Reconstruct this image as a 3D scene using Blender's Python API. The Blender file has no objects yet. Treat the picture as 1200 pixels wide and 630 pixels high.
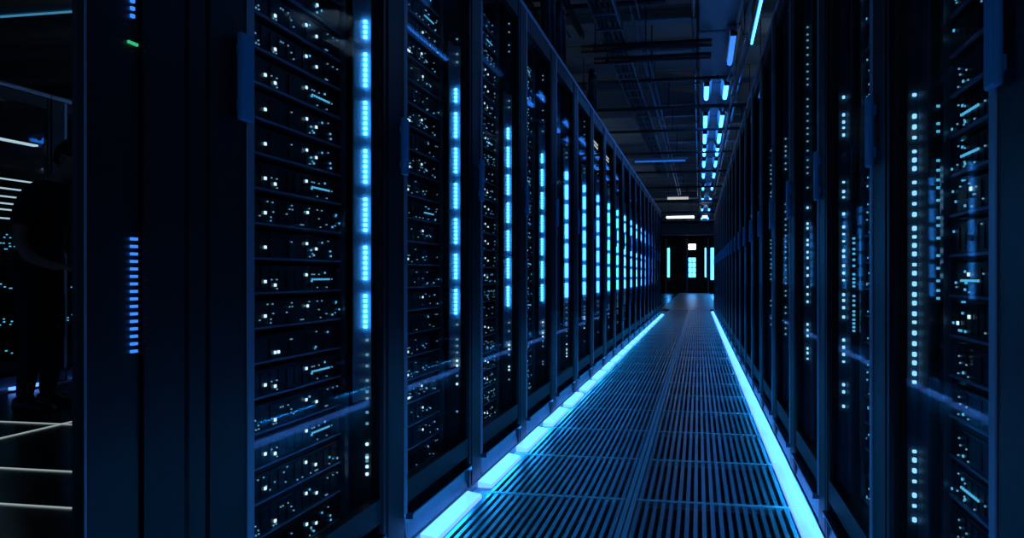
import bpy, bmesh, math, random
from mathutils import Vector, Matrix
random.seed(7)
S = bpy.context.scene
C = S.collection
H = 0.78                      # camera height
F = 1030.0                    # focal length in pixels of a 1200 px wide frame
YAW = math.atan(220 / F)

# ------------------------------------------------------------------ helpers
class MB:
    def __init__(s): s.b = bmesh.new()
    def box(s, x0, x1, y0, y1, z0, z1, bev=0.0):
        x0, x1 = sorted((x0, x1)); y0, y1 = sorted((y0, y1)); z0, z1 = sorted((z0, z1))
        v = [s.b.verts.new(p) for p in ((x0,y0,z0),(x1,y0,z0),(x1,y1,z0),(x0,y1,z0),(x0,y0,z1),(x1,y0,z1),(x1,y1,z1),(x0,y1,z1))]
        fs = [s.b.faces.new([v[i] for i in q]) for q in ((3,2,1,0),(4,5,6,7),(0,1,5,4),(1,2,6,5),(2,3,7,6),(3,0,4,7))]
        if bev:
            es = list({e for f in fs for e in f.edges})
            bmesh.ops.bevel(s.b, geom=es, offset=bev, segments=2, affect='EDGES', profile=0.5)
        return s
    def prism(s, poly, axis, a0, a1):
        """poly: 2-D outline; axis: the extruded axis"""
        def P(p, a):
            if axis == 'z': return (p[0], p[1], a)
            if axis == 'y': return (p[0], a, p[1])
            return (a, p[0], p[1])
        A = [s.b.verts.new(P(p, a0)) for p in poly]; B = [s.b.verts.new(P(p, a1)) for p in poly]
        s.b.faces.new(A[::-1]); s.b.faces.new(B)
        n = len(poly)
        for i in range(n):
            j = (i + 1) % n
            s.b.faces.new((A[i], A[j], B[j], B[i]))
        return s
    def tube(s, pts, r, n=10):
        pts = [Vector(p) for p in pts]
        rings = []
        for i, p in enumerate(pts):
            d = (pts[min(i+1, len(pts)-1)] - pts[max(i-1, 0)]).normalized()
            up = Vector((0,0,1)) if abs(d.z) < .9 else Vector((1,0,0))
            a = d.cross(up).normalized(); b = d.cross(a)
            rr = r[i] if isinstance(r, (list, tuple)) else r
            rings.append([s.b.verts.new(p + (a*math.cos(2*math.pi*k/n) + b*math.sin(2*math.pi*k/n))*rr) for k in range(n)])
        for A, B in zip(rings, rings[1:]):
            for k in range(n):
                s.b.faces.new((A[k], A[(k+1)%n], B[(k+1)%n], B[k]))
        s.b.faces.new(rings[0][::-1]); s.b.faces.new(rings[-1])
        return s
    def ball(s, c, r, sc=(1,1,1), n=16):
        m = Matrix.Translation(c) @ Matrix.Diagonal((*[r*k for k in sc], 1))
        bmesh.ops.create_uvsphere(s.b, u_segments=n, v_segments=max(6, n//2+2), radius=1, matrix=m)
        return s
    def mesh(s, name, mat, smooth=False):
        bmesh.ops.recalc_face_normals(s.b, faces=s.b.faces)
        me = bpy.data.meshes.new(name); s.b.to_mesh(me); s.b.free()
        if mat: me.materials.append(mat)
        if smooth:
            for p in me.polygons: p.use_smooth = True
        return me
    def build(s, name, mat, parent=None, smooth=False):
        return link(name, s.mesh(name, mat, smooth), parent)

def link(name, me, parent=None):
    o = bpy.data.objects.new(name, me); C.objects.link(o)
    if parent is not None: o.parent = parent
    return o
def tag(o, label=None, cat=None, group=None, kind=None):
    if label: o['label'] = label
    if cat: o['category'] = cat
    if group: o['group'] = group
    if kind: o['kind'] = kind
    return o
def thing(name, label, cat, loc=(0,0,0), rz=0.0, group=None):
    o = bpy.data.objects.new(name, None); C.objects.link(o)
    o.location = loc; o.rotation_euler = (0, 0, rz)
    o.empty_display_size = .1
    return tag(o, label, cat, group)
def struct(o): o['kind'] = 'structure'; return o
ORD = 'first second third fourth fifth sixth seventh eighth ninth tenth eleventh twelfth thirteenth fourteenth fifteenth sixteenth seventeenth eighteenth nineteenth twentieth twenty-first twenty-second twenty-third twenty-fourth twenty-fifth twenty-sixth twenty-seventh twenty-eighth'.split()

# ---------------------------------------------------------------- materials
def mat(name, col, rough=.5, metal=0.0, spec=.5, noise=0.0, nscale=20, bump=0.0, coat=0.0):
    m = bpy.data.materials.new(name); m.use_nodes = True
    nt = m.node_tree; b = nt.nodes['Principled BSDF']
    b.inputs['Base Color'].default_value = (*col, 1); b.inputs['Roughness'].default_value = rough
    b.inputs['Metallic'].default_value = metal; b.inputs['Specular IOR Level'].default_value = spec
    b.inputs['Coat Weight'].default_value = coat
    if noise or bump:
        tc = nt.nodes.new('ShaderNodeTexCoord'); no = nt.nodes.new('ShaderNodeTexNoise')
        no.inputs['Scale'].default_value = nscale; no.inputs['Detail'].default_value = 5
        nt.links.new(tc.outputs['Object'], no.inputs['Vector'])
        if noise:
            mr = nt.nodes.new('ShaderNodeMapRange')
            mr.inputs['To Min'].default_value = max(.02, rough - noise); mr.inputs['To Max'].default_value = min(1, rough + noise)
            nt.links.new(no.outputs['Fac'], mr.inputs['Value']); nt.links.new(mr.outputs['Result'], b.inputs['Roughness'])
        if bump:
            bp = nt.nodes.new('ShaderNodeBump'); bp.inputs['Strength'].default_value = bump; bp.inputs['Distance'].default_value = .01
            nt.links.new(no.outputs['Fac'], bp.inputs['Height']); nt.links.new(bp.outputs['Normal'], b.inputs['Normal'])
    return m
def glow(name, col, strength=1.0, sample=True):
    m = bpy.data.materials.new(name); m.use_nodes = True
    nt = m.node_tree; b = nt.nodes['Principled BSDF']
    b.inputs['Base Color'].default_value = (.15, .18, .21, 1); b.inputs['Roughness'].default_value = .4
    b.inputs['Emission Color'].default_value = (*col, 1); b.inputs['Emission Strength'].default_value = strength
    if not sample: m.cycles.emission_sampling = 'NONE'
    return m
def glass(name, tint, refl):
    m = bpy.data.materials.new(name); m.use_nodes = True
    nt = m.node_tree; nt.nodes.remove(nt.nodes['Principled BSDF'])
    out = nt.nodes['Material Output']
    t = nt.nodes.new('ShaderNodeBsdfTransparent'); t.inputs['Color'].default_value = (*tint, 1)
    g = nt.nodes.new('ShaderNodeBsdfGlossy'); g.inputs['Roughness'].default_value = .03; g.inputs['Color'].default_value = (.9,.95,1,1)
    f = nt.nodes.new('ShaderNodeFresnel'); f.inputs['IOR'].default_value = 1.45
    k = nt.nodes.new('ShaderNodeMath'); k.operation = 'MULTIPLY'; k.inputs[1].default_value = refl
    x = nt.nodes.new('ShaderNodeMixShader')
    nt.links.new(f.outputs[0], k.inputs[0]); nt.links.new(k.outputs[0], x.inputs[0])
    nt.links.new(t.outputs[0], x.inputs[1]); nt.links.new(g.outputs[0], x.inputs[2]); nt.links.new(x.outputs[0], out.inputs['Surface'])
    return m

M = dict(
    black=mat('black_powder_coat', (.010,.013,.018), .42, .0, .5, .06, 40),
    frame=mat('black_anodised_frame', (.008,.011,.016), .45, .1, .5, .05, 60),
    inner=mat('dark_cabinet_interior', (.022,.027,.034), .5, .2),
    server=mat('server_steel', (.035,.042,.05), .36, .7, .5, .06, 60),
    face=mat('server_faceplate', (.016,.02,.025), .4, .3),
    handle=mat('blue_satin_handle', (.10,.62,1.0), .5, .0),
    kick=mat('kick_panel_metal', (.07,.10,.14), .38, .7, .5, .08, 25),
    trim=mat('lit_edge_trim', (.46,.60,.74), .45, .4, .5, .08, 60),  # pale colour stands in for blue-lit cabinet and server edges
    grate=mat('grate_aluminium', (.30,.36,.41), .34, .8, .5, .1, 30),
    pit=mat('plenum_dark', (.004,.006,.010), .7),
    slab=mat('polished_dark_floor', (.018,.022,.028), .22, .0, .5, .06, 6),
    endfloor=mat('grey_vinyl_floor', (.22,.20,.20), .32, .0, .5, .06, 3),
    ceiling=mat('ceiling_deck', (.20,.215,.235), .7, .0, .3, .1, 4, .2),
    beam=mat('ceiling_steel', (.20,.23,.27), .5, .5, .5, .1, 8),
    pipe=mat('dark_pipe', (.018,.022,.028), .45, .3),
    conduit=mat('galvanised_conduit', (.22,.27,.33), .35, .9, .5, .1, 20),
    wall=mat('dark_wall', (.03,.036,.045), .7, 0, .3),
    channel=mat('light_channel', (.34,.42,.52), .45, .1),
    teal=mat('teal_glow_channel', (.05,.09,.12), .6),  # teal of the inner glow put into the plate colour
    lamphouse=mat('lamp_housing', (.25,.29,.34), .4, .3),
    strip=glow('floor_strip_light', (.22,.62,2.4), 1.0),
    hot=glow('added_cove_glow', (.4,13.0,36.0), 1.0),  # glow of the lamp added under the kick lips
    led=glow('blue_column_led', (.7,5.2,13.0), 1.0),
    ledfar=glow('blue_column_led_block', (.35,3.2,9.5), 1.0),
    leddim=glow('dim_blue_led', (.05,.28,1.1), 1.0),
    ledcy=glow('cyan_column_led', (.45,1.1,1.7), 1.0),
    ledcydim=glow('dim_cyan_led', (.06,.25,.5), 1.0, False),
    dot=glow('white_status_led', (1.0,1.5,1.8), 1.0, False),
    dotdim=glow('dim_status_led', (.14,.36,.52), 1.0, False),
    dotcy=glow('cyan_status_led', (.10,.55,.9), 1.0, False),
    warm=glow('warm_status_led', (1.0,.95,.7), 1.0, False),
    green=glow('green_status_led', (.03,.5,.2), 1.0, False),
    white=glow('white_glow_bar', (.55,.75,.80), 1.0),
    whitefloor=glow('white_floor_line', (.26,.33,.34), 1.0),
    lampblue=glow('blue_ceiling_tube', (.2,1.6,6.5), 1.6),
    lampwhite=glow('white_ceiling_tube', (8,7.6,7.0), 1.0),
    lampdeep=glow('deep_blue_tube', (.01,.12,.6), 1.0),
    lampgrey=glow('grey_ceiling_tube', (.5,.5,.48), 1.0),
    lampdim=glow('dim_ceiling_tube', (.04,.20,.36), 1.0),
    uplight=glow('added_uplight_glow', (15,23,31), 1.0),  # glow of the uplights added for the ceiling
    glass=glass('smoked_door_glass', (.84,.88,.92), .06),
    edge=mat('lit_grate_frame', (.66,.72,.78), .45, .2, .5, .1, 30),  # paler than the slats, standing in for its flat lighting
    shirt=mat('black_cotton', (.010,.011,.013), .9, bump=.3, nscale=90),
    trouser=mat('dark_denim', (.012,.014,.018), .9, bump=.3, nscale=120),
    skin=mat('skin', (.30,.18,.13), .55),
    hair=mat('dark_hair', (.010,.008,.007), .6, bump=.6, nscale=70),
    shoe=mat('black_shoe', (.012,.012,.013), .5),
)

# ---------------------------------------------------------------- cabinets
ZT = 2.09
def cab_meshes(sg, W, D, key):
    """meshes of a cabinet; local x = sg * depth behind the door face, y along the row"""
    d = {}
    b = MB()
    b.box(sg*(D-.012), sg*D, .004, W-.004, .10, 2.05)
    b.box(sg*.034, sg*(D-.013), .004, .016, .10, 2.05)
    b.box(sg*.034, sg*(D-.013), W-.016, W-.004, .10, 2.05)
    b.box(sg*.034, sg*(D-.013), .017, W-.017, .10, .14)
    b.box(sg*.07, sg*(D-.02), .02, W-.02, 0, .098)
    d['cabinet_body'] = b.mesh('cabinet_body', M['inner'])
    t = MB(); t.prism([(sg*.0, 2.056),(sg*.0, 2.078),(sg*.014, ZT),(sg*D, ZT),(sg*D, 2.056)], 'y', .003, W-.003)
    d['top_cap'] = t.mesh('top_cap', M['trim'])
    f = MB()
    f.prism([(sg*.032,.004),(sg*.006,.004),(0,.010),(0,.142),(sg*.012,.160),(sg*.032,.160)], 'z', .012, 2.052)
    f.prism([(sg*.032,W-.036),(sg*.008,W-.036),(0,W-.028),(0,W-.010),(sg*.006,W-.004),(sg*.032,W-.004)], 'z', .012, 2.052)
    f.box(sg*.004, sg*.030, .1605, W-.0365, .125, .19); f.box(sg*.004, sg*.030, .1605, W-.0365, 1.975, 2.05)
    d['door_frame'] = f.mesh('door_frame', M['frame'])
    e = MB()
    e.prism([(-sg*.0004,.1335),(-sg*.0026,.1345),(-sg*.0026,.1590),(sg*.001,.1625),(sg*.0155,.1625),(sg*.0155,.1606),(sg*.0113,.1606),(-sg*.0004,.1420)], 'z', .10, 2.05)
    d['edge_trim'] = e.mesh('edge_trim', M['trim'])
    g = MB(); g.box(sg*.016, sg*.020, .1625, W-.038, .192, 1.973)
    d['glass_pane'] = g.mesh('glass_pane', M['glass'])
    k = MB(); k.prism([(sg*.004,.012),(sg*.016,.092),(sg*.022,.098),(sg*.055,.098),(sg*.055,.012)], 'y', .172, W-.042)
    k.box(-sg*.014, sg*.0215, .172, W-.042, .0925, .098); k.box(-sg*.014, sg*.008, .172, .178, .079, .0925); k.box(-sg*.014, sg*.008, W-.048, W-.042, .079, .0925); d['kick_panel'] = k.mesh('kick_panel', M['kick'])  # lip and cheeks shaped to hide the added lamp
    k = MB(); k.prism([(-sg*.0125,.0922),(sg*.008,.0922),(sg*.008,.0828)], 'y', .179, W-.049); d['added_cove_lamp'] = k.mesh('added_cove_lamp', M['hot'])  # unseen lamp added to brighten the floor beside the rows
    z0, z1 = (1.062, 1.222) if sg < 0 else (1.012, 1.162)
    h = MB(); h.box(-sg*.018, -sg*.007, .086, .131, z0, z1, .004)
    h.box(-sg*.008, -sg*.0005, .098, .119, z0+.02, z0+.04); h.box(-sg*.008, -sg*.0005, .098, .119, z1-.04, z1-.02)
    d['handle'] = h.mesh('handle', M['handle'])
    r = MB(); r.box(sg*.085, sg*.10, W-.085, W-.062, .145, 2.04); pass
    for i in range(36):
        z = .18 + i*.051
        r.box(sg*.083, sg*.0849, W-.078, W-.070, z, z+.012)
    d['mounting_rail'] = r.mesh('mounting_rail', M['conduit'])
    c = MB(); c.prism([(sg*.056,W-.095),(sg*.056,W-.0190),(sg*.033,W-.0190),(sg*.033,W-.0165),(sg*.060,W-.0165),(sg*.060,W-.095)], 'z', *((.45, 1.62) if sg < 0 else (.145, 2.04)))  # plate added to catch LED light as a halo round the column
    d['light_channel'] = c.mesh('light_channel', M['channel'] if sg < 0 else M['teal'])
    return d
SEG = [(.640 + .129*k, 7 if k < 6 else 4) for k in range(7)]
def led_seg(sg, W, n, bars):
    b = MB()
    if bars: b.box(sg*.040, sg*.0555, W-.033, W-.019, 0, n*.0137-.004)
    else:
        for i in range(n): b.box(sg*.048, sg*.0555, W-.030, W-.023, i*.0137, i*.0137+.0086, .0012)
    return b.mesh('light_segment', M['ledfar' if bars else 'led'])
def dot_set(sg, W, zs, u, dy, s, m, label=None, vary=False):
    """a column of single lights, each its own part"""
    me = MB().box(-.006, .0015, -s, s, -s, s, s*.45).mesh('light_dot', m)
    me2 = MB().box(-.006, .0015, -s*.68, s*.68, -s*.68, s*.68, s*.3).mesh('light_dot', m)
    rg = random.Random(len(zs)*31+int(u*1000))
    def put(t):
        for z in zs:
            o = link('light_dot', me2 if vary and rg.random() < .35 else me, t); o.location = (sg*u, W-dy, z)
            if sg < 0: o.rotation_euler = (0, 0, math.pi)
            if label: o['label'] = label
    return put
def led_spread(rng, zones, pitch, keep=.85):
    out = []
    for a, b_ in zones:
        z = a
        while z < b_:
            if rng.random() < keep: out.append(z)
            z += pitch*rng.choice((.8, 1, 1, 1.3))
    return out

LANG, RANG = math.atan(224/F), math.atan(216/F)
ROT_L, ROT_R = -(LANG - YAW), (YAW - RANG)
XL, XR = -1.09*math.cos(LANG)*H, .488*math.cos(RANG)*H
def along(rot, x, s):
    return (x*math.cos(rot) - s*math.sin(rot), x*math.sin(rot) + s*math.cos(rot), 0)

def cabinet(meshes, label, loc, rz, group, extra=(), skip=(), seg=None):
    t = thing('server_cabinet', label, 'server cabinet', loc, rz, group)
    for n, me in meshes.items():
        if n in skip: continue
        o = link(n, me, None)
        if n == 'handle':
            o.parent = fr; o['label'] = 'upright blue pull handle'
        elif n in ('glass_pane', 'edge_trim'): o.parent = fr
        elif n == 'added_cove_lamp': o.parent = kp; o['label'] = 'unseen added blue lamp under the kick panel lip'
        else: o.parent = t
        if n == 'door_frame': fr = o
        if n == 'kick_panel': kp = o
        if n == 'light_channel' and seg:
            for z0, nn in SEG:
                q = link('light_segment', seg[nn], o); q.location = (0, 0, z0)
    for x in extra:
        if callable(x): x(t); continue
        n, me, lab = x
        o = link(n, me, t)
        if lab: o['label'] = lab
    return t

# servers -----------------------------------------------------------------
SH, SP = .066, .0745
def server_mesh(sg, W, D, hh=SH):
    b = MB(); u0 = .105
    b.box(sg*u0, sg*(D-.03), .022, W-.088, 0, hh)
    return b.mesh('chassis', M['server'])
def bezel_mesh(sg, W, hh=SH, style=0):
    b = MB(); u = .105
    b.box(sg*(u-.006), sg*(u-.0003), .024, W-.090, .003, hh-.003)
    # vent slots / drive bays standing proud of the faceplate
    n = 18 if style == 0 else 8
    w = (W-.16)/n
    for i in range(n):
        y = .05 + i*w
        b.box(sg*(u-.0085), sg*(u-.0062), y, y+w*.72, .010 if style else .014, hh-.010)
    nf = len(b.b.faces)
    b.box(sg*(u-.013), sg*(u-.0062), .030, W-.095, 0.0030, .0075)  # pale lip added to catch the LED light
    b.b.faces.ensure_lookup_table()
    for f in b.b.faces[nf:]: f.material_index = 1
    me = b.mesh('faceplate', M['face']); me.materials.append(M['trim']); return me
def dots_mesh(sg, pts, s, m, name):
    b = MB(); u = .0955
    for y, z in pts:
        b.box(sg*(u-.002), sg*(u+.0005), y-s*1.25, y+s*1.25, z-s, z+s)
    return b.mesh(name, m)

def fill(sg, W, D, t, loc, rz, rowname, which, seed, lo=0, hi=24, zbase=.1415, bright=1.0):
    rng = random.Random(seed)
    ch, b0, b1 = server_mesh(sg, W, D), bezel_mesh(sg, W, SH, 0), bezel_mesh(sg, W, SH, 1)
    variants = []
    sd = dots_mesh(sg, [(0,0)], .0033, M['dot'], 'status_light')
    for k in range(8):
        br, dm = [], []
        if rng.random() < .55*bright: br.append((.385, .030))
        if rng.random() < .62*bright:
            y = .57 + rng.random()*.03; br.append((y, .045))
            if rng.random() < .7: br.append((y+.05+.02*rng.random(), .028+.01*rng.random()))
        if rng.random() < .45*bright: br += [(.43+.016*i, .022) for i in range(rng.choice((2,3,1)))]
        for i in range(int(rng.choice((4,8,14,20))*min(1.2, bright))):
            dm.append((rng.uniform(.34, W-.11), rng.choice((.014,.022,.034,.046,.055))))
        cy = [(rng.uniform(.60, W-.10), rng.choice((.018,.03,.05))) for _ in range(rng.choice((1,2,3,5)))]
        if k % 4 == 1: cy += [(W-.26+.012*i, .034) for i in range(9)]
        variants.append((br,
                         dots_mesh(sg, dm, .0014, M['dotdim'], 'port_light') if dm else None,
                         dots_mesh(sg, cy, .0022, M['dotcy'], 'drive_light') if cy else None))
    for i in range(lo, hi):
        br, dm, cy = variants[rng.randrange(8)]
        style = rng.randrange(2)
        desc = 'slotted rack server' if style == 0 else 'wide-bay rack server'
        s = thing('rack_server', f'{desc}, {ORD[i]} level up, {which}', 'server',
                  (loc[0], loc[1], zbase + i*SP), rz, f'rack servers in the {which}')
        link('chassis', ch, s); fp = link('faceplate', (b0, b1)[style], s)
        for y_, z_ in br:
            o = link('status_light', sd, fp); o.location = (0, y_, z_); o['label'] = 'white status light'
        if dm: link('port_light', dm, fp)
        if cy: link('drive_light', cy, fp)['label'] = 'cyan drive lights'

# ---------------------------------------------------------------- left row
WL, DL, S0 = .88, .42, 1.36
NL = 19
ml = cab_meshes(-1, WL, DL, 'l')
near_seg = {n: led_seg(-1, WL, n, False) for n in (7, 4)}
far_seg = {n: led_seg(-1, WL, n, True) for n in (7, 4)}
rng = random.Random(3)
low = [dot_set(-1, WL, [z for z in (.47,.452,.415,.385,.30,.285) if rng.random() < .8] + led_spread(rng, [(.5,.62)], .03, .6), .05, .025, .0035, M['dotdim']) for _ in range(4)]
white_low = [dot_set(-1, WL, zs, .05, .025, .004, M['dot'], 'small white light') for zs in ((.33,.295,.27,.25),(.47,.452,.385),(.46,.44,.36,.345),(.52,.46,.44))]
upper = [dot_set(-1, WL, led_spread(rng, [(1.56,1.95)], .03, .35), .05, .025, .003, M['dotdim']) for _ in range(3)]
ml0 = cab_meshes(-1, WL, .235, 'l0')
for i in range(NL):
    loc = along(ROT_L, XL, S0 + i*WL)
    near = i < 4
    ex = [low[i % 4]] if i < 10 else []
    if i < 6: ex += [white_low[i % 4]]
    if i < 8: ex += [upper[i % 3]]
    which = f'{ORD[i]} cabinet of the blue-columned row'
    lab = f'black glass-door server cabinet with bright blue light column, {which}'
    t = cabinet(ml0 if i == 0 else ml, lab, loc, ROT_L, 'server cabinets of the blue-columned row', ex, skip=() if i < 7 else ('mounting_rail',), seg=near_seg if near else far_seg)
    if i < 5: fill(-1, WL, .235 if i == 0 else DL, t, loc, ROT_L, 'left', which, 100+i, bright=(1.25, .8, .9, .7, .6)[i])
    if i in (6, 7):
        s = thing('network_switch', f'network switch with warm white lights high inside the {which}', 'network switch', (loc[0], loc[1], 1.83), ROT_L)
        MB().box(-.038, -.39, .03, WL-.10, 0, .06).build('chassis', M['server'], s)
        b = MB()
        for r_ in range(2):
            for k in range(10): b.box(-.0378, -.0355, .34+k*.042, .365+k*.042, .012+r_*.028, .022+r_*.028)
        b.build('port_light', M['warm'], s)

# end panel that closes the blue-columned row towards the viewer
PS = 1.046
pa = along(ROT_L, XL, PS)
t = thing('end_cover', 'black end cover with a column of small blue dashes, near end of the blue-columned row', 'end cover', pa, ROT_L)
Wp = S0 - PS - .004
b = MB(); b.box(-.004, -.020, .020, Wp-.062, .012, 2.05); b.build('panel_sheet', M['black'], t)
b = MB(); b.prism([(-.012,0),(-.004,0),(.002,.005),(.002,.014),(-.004,.0195),(-.012,.0195)], 'z', .012, 2.09)
b.build('near_post', M['frame'], t)
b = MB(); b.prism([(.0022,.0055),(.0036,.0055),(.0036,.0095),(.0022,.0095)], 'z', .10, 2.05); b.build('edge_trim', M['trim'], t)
b = MB(); b.prism([(-.030,Wp-.060),(-.003,Wp-.060),(.002,Wp-.052),(.002,Wp-.004),(-.004,Wp),(-.030,Wp)], 'z', .012, 2.09)
b.build('far_post', M['frame'], t)
b = MB(); b.box(-.0035, .0015, .139, Wp-.064, .10, 2.0, .001); b.build('cover_plate', M['frame'], t)
b = MB()
for k in range(16):
    z = .665 + k*.0112
    b.box(-.0035, .0005, .112, .126, z, z+.0042)
for k in range(7): b.box(-.0035, .0005, .112, .119, 1.145+k*.0112+.02, 1.150+k*.0112+.02)
b.build('light_column', M['leddim'], t)['label'] = 'column of small blue dashes'
b = MB()
for k in range(4): b.box(-.0035, .0003, .106+k*.006, .109+k*.006, 1.125, 1.129)
b.build('status_light', M['green'], t)['label'] = 'tiny green lights'
# ---------------------------------------------------------------- right row
WR, DR = .85, .80
NR = 22
R1S, R2S = 1.08, 1.88
mr = cab_meshes(1, WR, DR, 'r')
W1 = R2S - R1S
mr1 = cab_meshes(1, W1, DR, 'r1')
rng = random.Random(11)
for i in range(NR):
    W = W1 if i == 0 else WR
    loc = along(ROT_R, XR, R1S if i == 0 else R2S + (i-1)*WR)
    ex = []
    if i == 0:
        zs = led_spread(rng, [(.30,.46),(.55,1.16)], .021, .9)
        ex.append(dot_set(1, W, zs, .05, .024, .0046, M['ledcy'], 'white-cyan light', vary=True))
        ex.append(dot_set(1, W, led_spread(rng, [(.78,1.0)], .0125, .95), .074, .024, .004, M['ledcy'], None))
        ex.append(dot_set(1, W, led_spread(rng, [(.62,1.12)], .019, .6), .094, .024, .0025, M['dotcy'], None))
    elif i == 1:
        zs = led_spread(rng, [(.40,.47),(.53,.62),(.66,1.06),(1.19,1.26),(1.30,1.34)], .021, .9)
        ex.append(dot_set(1, W, zs, .05, .025, .0044, M['ledcy'], 'white-cyan light', vary=True))
        for u in (.062, .078):
            ex.append(dot_set(1, W, led_spread(rng, [(.62,.90)], .0135, .8), u, .025, .0032, M['dotcy'], None))
        ex.append(dot_set(1, W, led_spread(rng, [(.3,.6),(1.0,1.3)], .03, .6), .066, .025, .0025, M['dotdim'], None))
    if i < 2:
        for u, zz, pt, mt in ((.115, [(.50,.62),(.85,1.2)], .02, 'dotcy'), (.14, [(.45,1.05)], .0145, 'dotcy'), (.17, [(.35,.6),(.7,1.3)], .03, 'dotdim'), (.19, [(.6,1.0)], .018, 'dotcy')):
            ex.append(dot_set(1, W, led_spread(rng, zz, pt, .7), u, .021, .0026, M[mt]))
    elif i == 2:
        zs = led_spread(rng, [(.46,.50),(.52,.60),(.68,1.08)], .022, .85)
        ex.append(dot_set(1, W, zs, .05, .025, .005, M['ledcy'], 'white-cyan light', vary=True))
        ex.append(dot_set(1, W, led_spread(rng, [(.55,.86)], .014, .9), .066, .025, .004, M['dotcy'], None))
        ex.append(dot_set(1, W, led_spread(rng, [(1.12,1.75)], .028, .8), .05, .025, .003, M['dotdim'], None))
    elif i < 8:
        zs = led_spread(rng, [(.50,1.5)], .028, .75)
        ex.append(dot_set(1, W, zs, .05, .025, .004, M['dotdim'], None))
    else:
        ex.append(dot_set(1, W, [.7, 1.0, 1.2], .05, .025, .004, M['dotdim'], None))
    which = f'{ORD[i]} cabinet of the dot-lit row'
    look = 'white-cyan light column' if i < 3 else 'dim light column'
    t = cabinet(mr1 if i == 0 else mr, f'black glass-door server cabinet with {look}, {which}',
                loc, ROT_R, 'server cabinets of the dot-lit row', ex, skip=() if i < 7 else ('mounting_rail',))
    if i < 3: fill(1, W, DR, t, loc, ROT_R, 'right', which, 200+i, bright=(.8, .7, .6)[i])

# ---------------------------------------------------------------- floor
GX0, GXM, GX1 = XL + .070, -.233, XR - .065
ROWP = .687
b = MB()
y0 = 3.09 - 6*ROWP
NROW = 32
yend = y0 + NROW*ROWP
def gx(side, y):  # the strips converge a little with the rows
    return (along(ROT_L, GX0, y)[0] if side == 0 else along(ROT_R, GX1, y)[0])
def slat(b, xa0, xa1, xb0, xb1, ya, yb, z0, z1):
    v = [b.b.verts.new(p) for p in ((xa0,ya,z0),(xa1,ya,z0),(xb1,yb,z0),(xb0,yb,z0),(xa0,ya,z1),(xa1,ya,z1),(xb1,yb,z1),(xb0,yb,z1))]
    for q in ((3,2,1,0),(4,5,6,7),(0,1,5,4),(1,2,6,5),(2,3,7,6),(3,0,4,7)): b.b.faces.new([v[i] for i in q])
NB = 19
for r in range(NROW):
    ya, yb = y0 + r*ROWP + .008, y0 + (r+1)*ROWP - .008
    for lo, hi in (((lambda y: gx(0, y)), (lambda y: GXM-.018)), ((lambda y: GXM+.018), (lambda y: gx(1, y)))):
        for k in range(NB):
            f0, f1 = (k+.26)/NB, (k+.74)/NB
            xa, xb = lo(ya), lo(yb); wa, wb = hi(ya)-xa, hi(yb)-xb
            slat(b, xa+f0*wa, xa+f1*wa, xb+f0*wb, xb+f1*wb, ya, yb, -.022, -.001)
struct(b.build('floor', M['grate']))
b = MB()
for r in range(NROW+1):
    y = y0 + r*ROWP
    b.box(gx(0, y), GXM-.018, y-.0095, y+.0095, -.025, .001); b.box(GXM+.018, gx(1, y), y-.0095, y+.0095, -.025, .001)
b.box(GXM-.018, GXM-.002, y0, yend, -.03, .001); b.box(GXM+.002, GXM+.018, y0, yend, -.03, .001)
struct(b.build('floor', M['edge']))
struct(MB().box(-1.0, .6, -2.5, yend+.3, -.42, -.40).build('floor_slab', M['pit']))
struct(MB().box(-9.0, -.90, -2.5, 60, -.06, -.0005).build('floor_slab', M['slab']))
struct(MB().box(.42, 3.2, -2.5, 60, -.06, -.0005).build('floor_slab', M['slab']))
struct(MB().box(-.9, .42, yend+.05, 60, -.06, -.0005).build('floor_slab', M['endfloor']))
# pale threshold line across the far floor
struct(MB().box(-.9, .42, 21.8, 22.1, 0, .004).build('trim_1', M['lamphouse']))

# floor light strips along both rows
def floor_strip(x, rot, sg, s0, s1, P, start, W, label, gaps):
    t = thing('floor_light_strip', label, 'light strip', along(rot, x, 0), rot)
    # a low channel with a sloping diffuser that faces the aisle
    MB().prism([(sg*.001,-.03),(sg*.001,.005),(-sg*.004,.010),(-sg*.006,-.012),(-sg*.062,-.014),(-sg*.062,-.03)], 'y', s0, s1).build('channel', M['channel'], t)
    s = start
    while s < s1:
        a = max(s0, s + (.10 if gaps else .004)); e = min(s1, s + W - (.05 if gaps else .004))
        if e > a + .05:
            d = MB(); d.prism([(-sg*.0065,.011),(-sg*.058,.002),(-sg*.060,-.012),(-sg*.0065,-.012)], 'y', a, e)
            d.build('diffuser', M['strip'], t)
        s += P
    return t
floor_strip(XL, ROT_L, -1, 1.1, 18.1, .687, 1.03, .687, 'glowing cyan floor light strip along the foot of the blue-columned row', True)
floor_strip(XR, ROT_R, 1, .5, 19.7, .687, .343, .687, 'glowing cyan floor light strip along the foot of the dot-lit row', False)

# ---------------------------------------------------------------- room shell
CZ = 3.15
struct(MB().box(-9, 3.2, -2.5, 46, CZ, CZ+.1).build('ceiling', M['ceiling']))
struct(MB().box(-9.1, -9.0, -2.5, 46, -.06, CZ).build('wall_left', M['wall']))
struct(MB().box(3.2, 3.3, -2.5, 46, -.06, CZ).build('wall_right', M['wall']))
EY = 41.0
struct(MB().box(-9, 3.2, EY+1.2, EY+1.3, -.06, CZ).build('wall_back', M['wall']))
struct(MB().box(-9, 3.2, EY-.6, EY-.4, 2.62, CZ).build('trim_2', M['lamphouse']))

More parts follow.
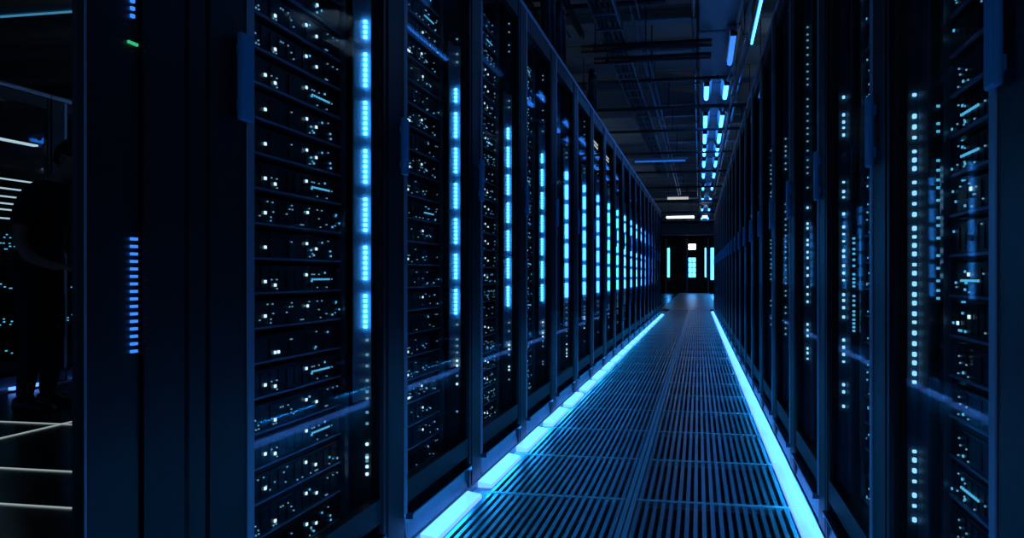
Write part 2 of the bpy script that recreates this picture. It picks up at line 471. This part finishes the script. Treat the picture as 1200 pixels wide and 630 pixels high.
# ceiling beams, pipes, trays
rng = random.Random(5)
y = 4.6
nb = 0
while y < 38:
    h = rng.choice((.10,.16,.22))
    b = MB(); w = rng.choice((.05,.08))
    b.box(-9, 3.2, y-w, y+w, CZ-h-.02, CZ-h); b.box(-9, 3.2, y-.008, y+.008, CZ-h, CZ-.0); b.box(-9, 3.2, y-w, y+w, CZ-.02, CZ-.001)
    struct(b.build('ceiling_beam', M['beam']))
    y += rng.choice((.9, 1.1, 1.3)); nb += 1
for k, (py, x0, x1, z, r) in enumerate(((7.55,-1.0,.10,2.735,.035),(8.05,-.95,.10,2.75,.030),(6.75,-2.4,-.25,2.86,.02),(9.1,-1.3,.3,2.78,.016),
                                        (10.4,-1.6,.9,2.74,.02),(11.8,-1.6,.9,2.70,.018),(14.1,-1.7,1.0,2.72,.02),(16.5,-1.7,1.0,2.70,.02),(19.4,-1.7,1.0,2.70,.02),(23.0,-1.8,1.2,2.7,.03),(27.0,-1.8,1.2,2.7,.03),(32.0,-1.8,1.2,2.7,.04))):
    t = thing('ceiling_pipe', f'dark pipe crossing under the ceiling, {ORD[k]} from the camera', 'pipe', (0, py, z), 0, 'pipes crossing under the ceiling')
    MB().tube([(x0,0,0),(x1,0,0)], r, 12).build('pipe_run', M['pipe'], t, True)
    for x in (x0+.12, (x0+x1)/2, x1-.12): MB().tube([(x,0,r*.4),(x,0,CZ-z-.001)], .006, 6).tube([(x-.012,0,0),(x+.012,0,0)], r+.006, 12).build('hanger', M['pipe'], t)
def tray(x, z, w, y0, y1, label, hs, mt='pipe'):
    t = thing('cable_tray', label, 'cable tray', (x, y0, z))
    L = y1-y0
    for s in (-1, 1): MB().box(s*w/2-.006, s*w/2+.006, 0, L, -.03, .03).build('side_rail', M[mt], t)
    n = int(L/.4)
    rm = MB().box(-w/2+.007, w/2-.007, 0, .03, -.028, -.016).mesh('rung', M[mt])
    for i in range(n): link('rung', rm, t).location = (0, .1+i*.4, 0)
    b = MB(); rg = random.Random(int(x*100))
    for c in range(4):
        xx = -w/2+.03 + (w-.06)*c/3
        b.tube([(xx+rg.uniform(-.01,.01), q*L/14, -.002+rg.uniform(-.004,.006)) for q in range(15)], .011, 7)
    b.build('cable_bundle', M['pipe'], t, True)
    b = MB(); k = 0
    for s in (-1, 1): b.tube([(s*(w/2+.012), 0, -.035),(s*(w/2+.012), 0, CZ-z-.001)], .006, 6)
    b.box(-w/2-.02, w/2+.02, -.015, .015, -.045, -.032)
    hm = b.mesh('hanger', M[mt])
    while k*1.8 < L-.4:
        link('hanger', hm, t).location = (0, .3+k*1.8, 0); k += 1
tray(-.71, 2.80, .18, 5.0, 18.0, 'narrow cable tray hung above the front of the blue-columned row', 1, 'conduit')
tray(-1.10, 2.78, .30, 2.5, 7.3, 'wide dark cable tray hung over the near blue-columned cabinets', 1)
tray(.64, 2.62, .16, 4.5, 18, 'cable tray hung above the front of the dot-lit row', 1)
for k, (x, z, r) in enumerate(((.355,2.68,.014),(.30,2.76,.012),(.86,2.50,.013),(.43,2.80,.016),(-.05,2.83,.012),(-.54,2.90,.012),(-.47,2.84,.009))):
    t = thing('conduit', ['thin metal conduit beside the blue ceiling tubes','slim metal conduit level with the ceiling duct edge','metal conduit just above the dot-lit cabinets','thicker metal conduit over the dot-lit row','metal conduit on the cable-tray side of the ceiling duct','metal conduit higher than the narrow conduit-grey cable tray','thinnest metal conduit beside the narrow cable tray'][k], 'conduit', (x, 4.2, z), ROT_R if x > 0 else 0)
    MB().tube([(0,0,0),(0,15+k,0)], r, 8).build('conduit_run', M['conduit'], t, True)
    for q in range(6): MB().tube([(0,.5+q*2.4,r*.5),(0,.5+q*2.4,CZ-z-.001)], .005, 6).box(-r-.004, r+.004, .49+q*2.4, .51+q*2.4, -r-.004, r+.004).build('hanger', M['pipe'], t)
# duct that carries the blue tubes
t = thing('ceiling_duct', 'long pale duct under the ceiling carrying paired blue tubes', 'duct', (.165, 4.5, 2.80))
MB().box(-.17, .17, 0, 30, .02, .16, .01).build('duct_run', M['lamphouse'], t)
for q in range(15): MB().box(-.18, .18, 1+q*2.0, 1.05+q*2.0, .012, .168).build('flange', M['beam'], t)
for q in range(8):
    for s in (-.19, .19): MB().tube([(s, .6+q*3.8, .0),(s, .6+q*3.8, CZ-2.80-.001)], .006, 6).build('hanger', M['pipe'], t)
# blue tubes in pairs under the duct
def ceil_lamp(x, y, z, L, w, m, label, group=None, rz=0, name='ceiling_light'):
    t = thing(name, label, 'ceiling light', (x, y, z), rz, group)
    b = MB(); b.prism([(-w*.6,.016),(-w*1.0,.05),(w*1.0,.05),(w*.6,.016)], 'y', 0, L); b.build('housing', M['lamphouse'], t)
    MB().tube([(0,.02,0),(0,L-.02,0)], w*.42, 10).build('tube', m, t, True)
    for yy in (.0, L-.022): MB().box(-w*.5, w*.5, yy, yy+.022, -w*.5, .0165).build('end_cap', M['pipe'], t)
    return t
k = 0
for yy, L in ((5.0,1.1),(7.3,1.1),(9.2,.8),(10.9,1.0),(12.3,1.0),(13.7,1.0),(15.2,1.0),(17.0,1.0),(19.5,1.0),(22.5,1.0),(26.0,1.0),(30.0,1.0)):  # farthest pairs added to light the dark far ceiling
    for x, side in ((.07,'on the cable tray side'),(.27,'on the bright tube side')):
        if yy < 8 and x < .1: continue
        ceil_lamp(x, yy, 2.745, L, .055, M['lampblue'] if yy > 8 else M['leddim'], f'blue tube light under the ceiling duct, {ORD[k]} pair, {side}', 'blue tubes under the ceiling duct')
    k += 1
ceil_lamp(.39, 3.6, 2.56, 3.4, .02, M['lampblue'], 'thin bright blue tube hung over the near dot-lit cabinets')
ceil_lamp(-1.05, 14.3, 2.62, .85, .03, M['lampdeep'], 'deep blue tube hung crosswise above the far blue-columned cabinets', None, -math.pi/2)
# white lamps far down the aisle
for k, (yy, x, L, z) in enumerate(((27.0,-1.0,.85,2.52),(27.0,.06,.18,2.52),(22.0,-.80,.55,2.66))):
    t = thing('ceiling_light', ['long white lamp hung across the far aisle','small white lamp beside the long white far lamp','short dim white lamp nearer and higher than the long white far lamp'][k], 'ceiling light', (x, yy, z))
    MB().box(0, L, -.06, .06, .055, .10).build('housing', M['lamphouse'], t)
    MB().box(.02, L-.02, -.045, .045, 0, .054, .01).build('diffuser', M['lampwhite'] if k < 2 else M['lampgrey'], t)
    b = MB()
    for q in (.1*L, .9*L): b.tube([(q,0,.10),(q,0,CZ-z-.001)], .008, 6)
    b.build('hanger', M['pipe'], t)
for k, (x, yy) in enumerate(((-3.3,6.5),(-2.6,11.5),(-2.6,17),(-2.6,24),(1.9,7.0),(1.9,13.0),(1.9,20.0))):  # unseen uplights added to wash light over the ceiling
    t = thing('added_uplight', f'unseen added uplight hung over the aisle behind the {"blue-columned" if x < 0 else "dot-lit"} row, {ORD[k if x < 0 else k-4]} from the camera', 'ceiling light', (x, yy, 2.55))
    MB().prism([(-.05,.0),(-.07,.05),(.07,.05),(.05,0)], 'y', 0, 2.4).build('housing', M['lamphouse'], t)
    MB().box(-.055, .055, .05, 2.35, .0505, .058).build('diffuser', M['uplight'], t)
    for q in (.3, 2.1): MB().tube([(0,q,.058),(0,q,CZ-2.551)], .006, 6).build('hanger', M['pipe'], t)
# dark hanger frames standing on the left cabinets
for k, (s, hh) in enumerate(((5.0, .40),(7.1, .36),(5.42,.40))):
    x, y, _ = along(ROT_L, XL-.06, s)
    t = thing('cable_hoop', ['dark cable hoop on the fifth blue-columned cabinet, nearer one','dark cable hoop standing on a far blue-columned cabinet','dark cable hoop on the fifth blue-columned cabinet, farther one'][k], 'cable hoop', (x, y, ZT), ROT_L)
    pts = [(0,0,.006),(0,0,hh-.08)] + [(0, .09-.09*math.cos(a), hh-.08+.08*math.sin(a)) for a in [math.pi*j/8 for j in range(1,8)]] + [(0,.18,hh-.08),(0,.18,.006)]
    MB().tube(pts, .030, 10).build('hoop_tube', M['pipe'], t, True)
    b = MB(); b.box(-.045,.045,-.045,.045,0,.008); b.box(-.045,.045,.135,.225,0,.008); b.build('foot_plate', M['pipe'], t)

# ---------------------------------------------------------------- far end
for k, (x0, x1, lab) in enumerate(((-1.55,-.62,'dark end cabinet with a single thin blue light bar across the aisle end'),
                                   (-.60,.33,'dark end cabinet with a blue grid window below a white lit square'),
                                   (.35,1.28,'dark end cabinet with a wide blue light panel across the aisle end'))):
    t = thing('end_cabinet', lab, 'server cabinet', ((x0+x1)/2, EY, 0))
    w = (x1-x0)/2
    MB().box(-w, w, 0, .9, 0, 2.5, .01).build('cabinet_body', M['black'], t)
    b = MB(); b.box(-w+.03, w-.03, -.03, -.001, .05, 2.45, .005); b.build('door', M['frame'], t)
    b = MB(); b.box(-w+.0, -w+.06, -.06, -.032, .0, 2.5); b.build('edge_post', M['conduit'], t)
    if k == 0:
        MB().box(-w+.10, -w+.20, -.045, -.032, .72, 2.05).build('glow_bar', M['ledfar'], t)
    elif k == 1:
        b = MB()
        for i in range(2):
            for j in range(4): b.box(-.36+i*.17, -.22+i*.17, -.045, -.032, .72+j*.23, .91+j*.23)
        b.build('window_grid', M['ledfar'], t)
        b = MB()
        for i in range(2):
            for j in range(2): b.box(-.36+i*.17, -.22+i*.17, -.045, -.032, 1.98+j*.14, 2.09+j*.14)
        b.build('lit_square', M['lampwhite'], t)['label'] = 'white lit square'
        MB().box(w-.10, w-.04, -.045, -.032, .72, 2.05).build('glow_bar', M['ledfar'], t)
    else:
        MB().box(-w+.14, -w+.42, -.045, -.032, .60, 2.05).build('light_panel', M['ledfar'], t)

# ---------------------------------------------------------------- aisle behind the blue-columned row
XS = -4.57
for k, yy in enumerate((3.74, 4.62, 5.50)):
    ex = []
    if k == 1:
        for z, ya, yb in ((1.44,.02,.80),(1.375,.02,.80),(1.32,.02,.80),(1.272,.02,.80),(1.17,.02,.80),(1.23,.02,.80)):  # white lines drawn as glowing bars
            ex.append(('glow_bar', MB().box(.088, .098, ya, yb, z, z+.010).mesh('glow_bar', M['white']), 'thin glowing white bar'))
        ex.append(('glow_bar', MB().box(.04, .08, .02, .80, 1.70, 1.712).mesh('glow_bar', M['white']), 'thin glowing white bar'))
    rg = random.Random(40+k)
    b = MB()
    for z in (1.06,1.04,1.0,.98,.96,.72,.70,.69,.48,.46,.44,.26,.24):
        for _ in range(7):
            y_ = rg.uniform(.05,.8); b.box(.096, .1, y_, y_+.014, z, z+.008)
    ex.append(('status_light', b.mesh('status_light', M['dotcy']), None))
    m2 = {}
    t = thing('server_cabinet', ['server cabinet nearer than the white-striped one, across the next aisle','glass-door server cabinet with thin glowing white bars behind the standing person','server cabinet beyond the white-striped one, across the next aisle'][k], 'server cabinet', (XS, yy, 0), 0, None)
    for n, me in ml.items():
        if n in ('light_channel','mounting_rail','added_cove_lamp'): continue
        # same cabinet as the blue-columned row: its door faces +x here too
        o = link(n, me, t)
        if n == 'door_frame': fr = o
        elif n in ('glass_pane','edge_trim','handle'): o.parent = fr
    for n, me, l in ex:
        o = link(n, me, t); o.scale = (-1,1,1)
        if l: o['label'] = l
b = thing('floor_light_strip', 'short blue floor light at the foot of the cabinets behind the person', 'light strip', (XS+.02, 3.7, 0))
MB().box(0, .05, 0, 2.7, 0, .012).build('channel', M['channel'], b)
for q in range(4): MB().box(.005, .045, .05+q*.66, .45+q*.66, .013, .03).build('diffuser', M['strip'], b)
# white lines set in the side floor
for k, (x0, x1, ya, yb, lab) in enumerate((
    (-3.29,-3.275,3.4,5.2,'thin white floor line running along the aisle beside the person'),
    (-3.9,-2.3,4.02,4.035,'thin white floor line crossing under the person, farthest of three'),
    (-3.6,-1.6,3.05,3.062,'thin white floor line crossing the side aisle, middle of three'),
    (-3.2,-1.3,2.57,2.580,'thin white floor line crossing the side aisle, nearest of three'))):
    o = MB().box(x0, x1, ya, yb, .0, .003).build('floor_line', M['whitefloor'])
    tag(o, lab, 'floor line', 'white lines in the side floor')
ceil_lamp(-5.3, 5.67, 2.73, 1.1, .02, M['lampdim'], 'blue tube hung across the ceiling above the standing person', None, -math.pi/2)

# ---------------------------------------------------------------- person
def skin_body(name, joints, edges, m, parent, sub=2, root=0, smooth=True):
    me = bpy.data.meshes.new(name)
    me.from_pydata([j[0] for j in joints], edges, [])
    o = link(name, me, parent)
    md = o.modifiers.new('skin', 'SKIN'); md.use_smooth_shade = True
    for i, j in enumerate(joints):
        r = j[1]; me.skin_vertices[0].data[i].radius = r if isinstance(r, tuple) else (r, r)
        me.skin_vertices[0].data[i].use_root = (i == root)
    s = o.modifiers.new('sub', 'SUBSURF'); s.levels = sub; s.render_levels = sub
    me.materials.append(m)
    # bake the modifiers
    dg = bpy.context.evaluated_depsgraph_get()
    ev = bpy.data.meshes.new_from_object(o.evaluated_get(dg)); o.modifiers.clear(); o.data = ev
    for p in ev.polygons: p.use_smooth = True
    return o
def person(loc, rz, label):
    t = thing('person', label, 'person', loc, rz)
    # faces +x; y is the figure's left; stooping a little over something held in front
    J = [((0,0,.88),(.135,.105)), ((.01,0,1.00),(.125,.095)), ((.045,0,1.15),(.14,.105)), ((.085,0,1.29),(.118,.098)),
         ((.115,0,1.385),(.075,.065)), ((.15,0,1.43),.052), ((.185,0,1.475),.060)]
    E = [(0,1),(1,2),(2,3),(3,4),(4,5),(5,6)]; kinds = ['torso']*4 + ['neck']*2
    def add(p, r, par, kind='hand'):
        J.append((p, r)); E.append((par, len(J)-1)); kinds.append(kind); return len(J)-1
    for s in (1,-1):
        a = add((.092,s*.165,1.318),.058,3,'upper'); a = add((.07,s*.212,1.235),.052,a,'upper'); a = add((.05,s*.222,1.13),.046,a,'upper'); a = add((.03,s*.235,1.05),.042,a,'fore')
        a = add((.09,s*.235,.94),.037,a,'fore'); a = add((.20,s*.17,.88),.026,a,'fore')
        h = add((.245,s*.145,.875),(.036,.018),a)
        for k in range(4):
            yy = s*(.165-.017*k); L = (.030,.036,.034,.026)[3-k]
            f = add((.285,yy,.872),.009,h); f = add((.285+L,yy,.862),.0085,f); f = add((.285+L+.012,yy*.99,.842),.0075,f)
        f = add((.25,s*.105,.885),.011,h); f = add((.285,s*.095,.888),.009,f)
        l = add((0,s*.085,.80),.088,0,'leg'); l = add((.015,s*.10,.62),.074,l,'leg'); l = add((.03,s*.105,.46),.056,l,'leg')
        l = add((.01,s*.108,.28),.052,l,'leg'); l = add((-.015,s*.11,.09),.036,l,'leg'); l = add((.0,s*.11,.045),.034,l,'leg'); l = add((.12,s*.125,.030),.028,l,'leg')
    body = skin_body('body', J, E, M['skin'], t, 2)
    skin0 = body.data.copy()
    # head: shaped sphere with brow, nose, jaw, ears; tilted forward
    bm = bmesh.new(); bmesh.ops.create_uvsphere(bm, u_segments=28, v_segments=20, radius=1)
    for v in bm.verts:
        x, y, z = v.co
        w = 1.0 - .22*max(0, -z)**1.5
        v.co = (x*.098*w + (.012*max(0,-z) if x > 0 else 0), y*.076*w, z*.118)
        if x > .75 and abs(y) < .28 and -.25 < z < .12: v.co.x += .020*(1-abs(y)/.28)*(1-abs(z+.12)/.4)
        if x > .6 and abs(z-.18) < .1: v.co.x -= .006
        if x > .7 and abs(z+.5) < .08: v.co.x += .005
    R = Matrix.Translation((.215,0,1.54)) @ Matrix.Rotation(math.radians(22), 4, 'Y')
    for s in (-1,1):
        bmesh.ops.create_uvsphere(bm, u_segments=10, v_segments=8, radius=1, matrix=Matrix.Translation((-.008,s*.078,-.005)) @ Matrix.Rotation(s*.3,4,'Z') @ Matrix.Diagonal((.018,.010,.032,1)))
    bmesh.ops.transform(bm, matrix=R, verts=bm.verts)
    me = bpy.data.meshes.new('head'); bm.to_mesh(me); bm.free(); me.materials.append(M['skin'])
    for p in me.polygons: p.use_smooth = True
    # one continuous body: join head and torso into a single mesh
    bm = bmesh.new(); bm.from_mesh(body.data); bm.from_mesh(me); bm.to_mesh(body.data); bm.free()
    for p in body.data.polygons: p.use_smooth = True
    for s in (1,-1):
        bm = bmesh.new(); bmesh.ops.create_uvsphere(bm, u_segments=10, v_segments=8, radius=.0115, matrix=R @ Matrix.Translation((.086,s*.031,.012)))
        me = bpy.data.meshes.new('eye'); bm.to_mesh(me); bm.free(); me.materials.append(M['shoe']); link('eye', me, t)
    MB().ball((0,0,0), 1, (.008,.022,.006), 12).build('mouth', M['hair'], t).matrix_local = R @ Matrix.Translation((.082,0,-.062))
    # hair
    bm = bmesh.new(); bmesh.ops.create_uvsphere(bm, u_segments=28, v_segments=20, radius=1)
    rg = random.Random(2)
    for v in bm.verts:
        x, y, z = v.co; n = 1 + rg.uniform(-.025,.03)
        v.co = (x*.106*n-.004, y*.085*n, z*.124*n+.006)
    kill = [v for v in bm.verts if (v.co.x > .045 and v.co.z < .055) or (v.co.x > -.02 and v.co.z < .02) or v.co.z < -.065]
    bmesh.ops.delete(bm, geom=kill, context='VERTS')
    ext = bmesh.ops.solidify(bm, geom=bm.faces[:], thickness=.012)
    bmesh.ops.transform(bm, matrix=R, verts=bm.verts)
    me = bpy.data.meshes.new('hair'); bm.to_mesh(me); bm.free(); me.materials.append(M['hair'])
    for p in me.polygons: p.use_smooth = True
    link('hair', me, t)
    # clothes: the body's own surface, eased outwards, cut at neck, sleeve, waist and ankle
    def seg_d(p, a, b):
        ab = b - a; t_ = max(0, min(1, (p-a).dot(ab)/max(ab.length_squared, 1e-9))); return (p - a - ab*t_).length
    rad = lambda r: max(r) if isinstance(r, tuple) else r
    def bone(p):
        best = None
        for e, (a, b_) in enumerate(E):
            d = seg_d(p, Vector(J[a][0]), Vector(J[b_][0])) - .6*(rad(J[a][1])+rad(J[b_][1]))/2
            if best is None or d < best[0]: best = (d, e)
        return kinds[best[1]]
    def garment(name, m, keep, ease, hem=None):
        bm = bmesh.new(); bm.from_mesh(skin0); bm.normal_update()
        tagv = {v.index: keep(v.co, bone(v.co)) for v in bm.verts}
        bm.verts.ensure_lookup_table()
        bmesh.ops.delete(bm, geom=[f for f in bm.faces if not all(tagv[v.index] for v in f.verts)], context='FACES')
        bmesh.ops.delete(bm, geom=[v for v in bm.verts if not v.link_faces], context='VERTS')
        nr = {v: v.normal.copy() for v in bm.verts}
        for v in bm.verts: v.co += nr[v]*ease
        bmesh.ops.smooth_vert(bm, verts=bm.verts[:], factor=.4, use_axis_x=True, use_axis_y=True, use_axis_z=True)
        if hem:
            for v in bm.verts:
                if v.is_boundary and abs(v.co.z - hem) < .06 and abs(v.co.y) < .17: v.co.z = hem
        # turn the open edges in, so the hems have thickness
        ring = bmesh.ops.extrude_edge_only(bm, edges=[e for e in bm.edges if e.is_boundary])
        bm.normal_update()
        for v in [g for g in ring['geom'] if isinstance(g, bmesh.types.BMVert)]:
            c_ = Vector((.03, v.co.y*.3 if abs(v.co.y) < .16 else v.co.y*.98, v.co.z)); v.co += (c_ - v.co).normalized()*.008
        me = bpy.data.meshes.new(name); bm.to_mesh(me); bm.free(); me.materials.append(m)
        for p_ in me.polygons: p_.use_smooth = True
        return link(name, me, t)
    garment('shirt', M['shirt'], lambda c, k: (k in ('torso', 'neck', 'leg') and .868 < c.z < 1.405) or k == 'upper', .026, .862)
    garment('trousers', M['trouser'], lambda c, k: (k == 'leg' and c.z > .075) or (k == 'torso' and c.z < .97), .016)
    for s in (1,-1):
        b = MB(); out = [(-.075,.0),(-.08,.04),(-.06,.085),(.02,.085),(.07,.06),(.15,.045),(.185,.025),(.185,0)]
        b.prism(out, 'y', s*.115-.042, s*.115+.042)
        bmesh.ops.bevel(b.b, geom=b.b.edges[:], offset=.010, segments=2, affect='EDGES')
        b.build('shoe', M['shoe'], t, True)
    t.scale = (.95,)*3
    return t
def px(x, zc):
    xc = (x-600)/F*zc
    return (xc*math.cos(YAW) - zc*math.sin(YAW), xc*math.sin(YAW) + zc*math.cos(YAW), 0)
p = px(45, 5.2)
person((p[0], p[1], 0), math.radians(6), 'person in black shirt and dark trousers standing in the next aisle, looking down')

# ---------------------------------------------------------------- world, camera
w = bpy.data.worlds.new('world'); S.world = w; w.use_nodes = True
w.node_tree.nodes['Background'].inputs['Color'].default_value = (.006,.02,.05,1)
w.node_tree.nodes['Background'].inputs['Strength'].default_value = 3.0
cam = bpy.data.cameras.new('camera'); co = bpy.data.objects.new('camera', cam); C.objects.link(co)
co.location = (0, 0, H); co.rotation_euler = (math.pi/2, 0, YAW)
cam.sensor_width = 36; cam.lens = 36*F/1200; cam.shift_y = 8/1200; cam.clip_start = .02; cam.clip_end = 200
S.camera = co
S.view_settings.view_transform = 'Standard'; S.view_settings.look = 'None'
S.view_settings.exposure = 0; S.view_settings.gamma = 1; S.view_settings.use_curve_mapping = False
S.cycles.use_denoising = True
S.cycles.transparent_max_bounces = 24
S.cycles.sample_clamp_indirect = 4
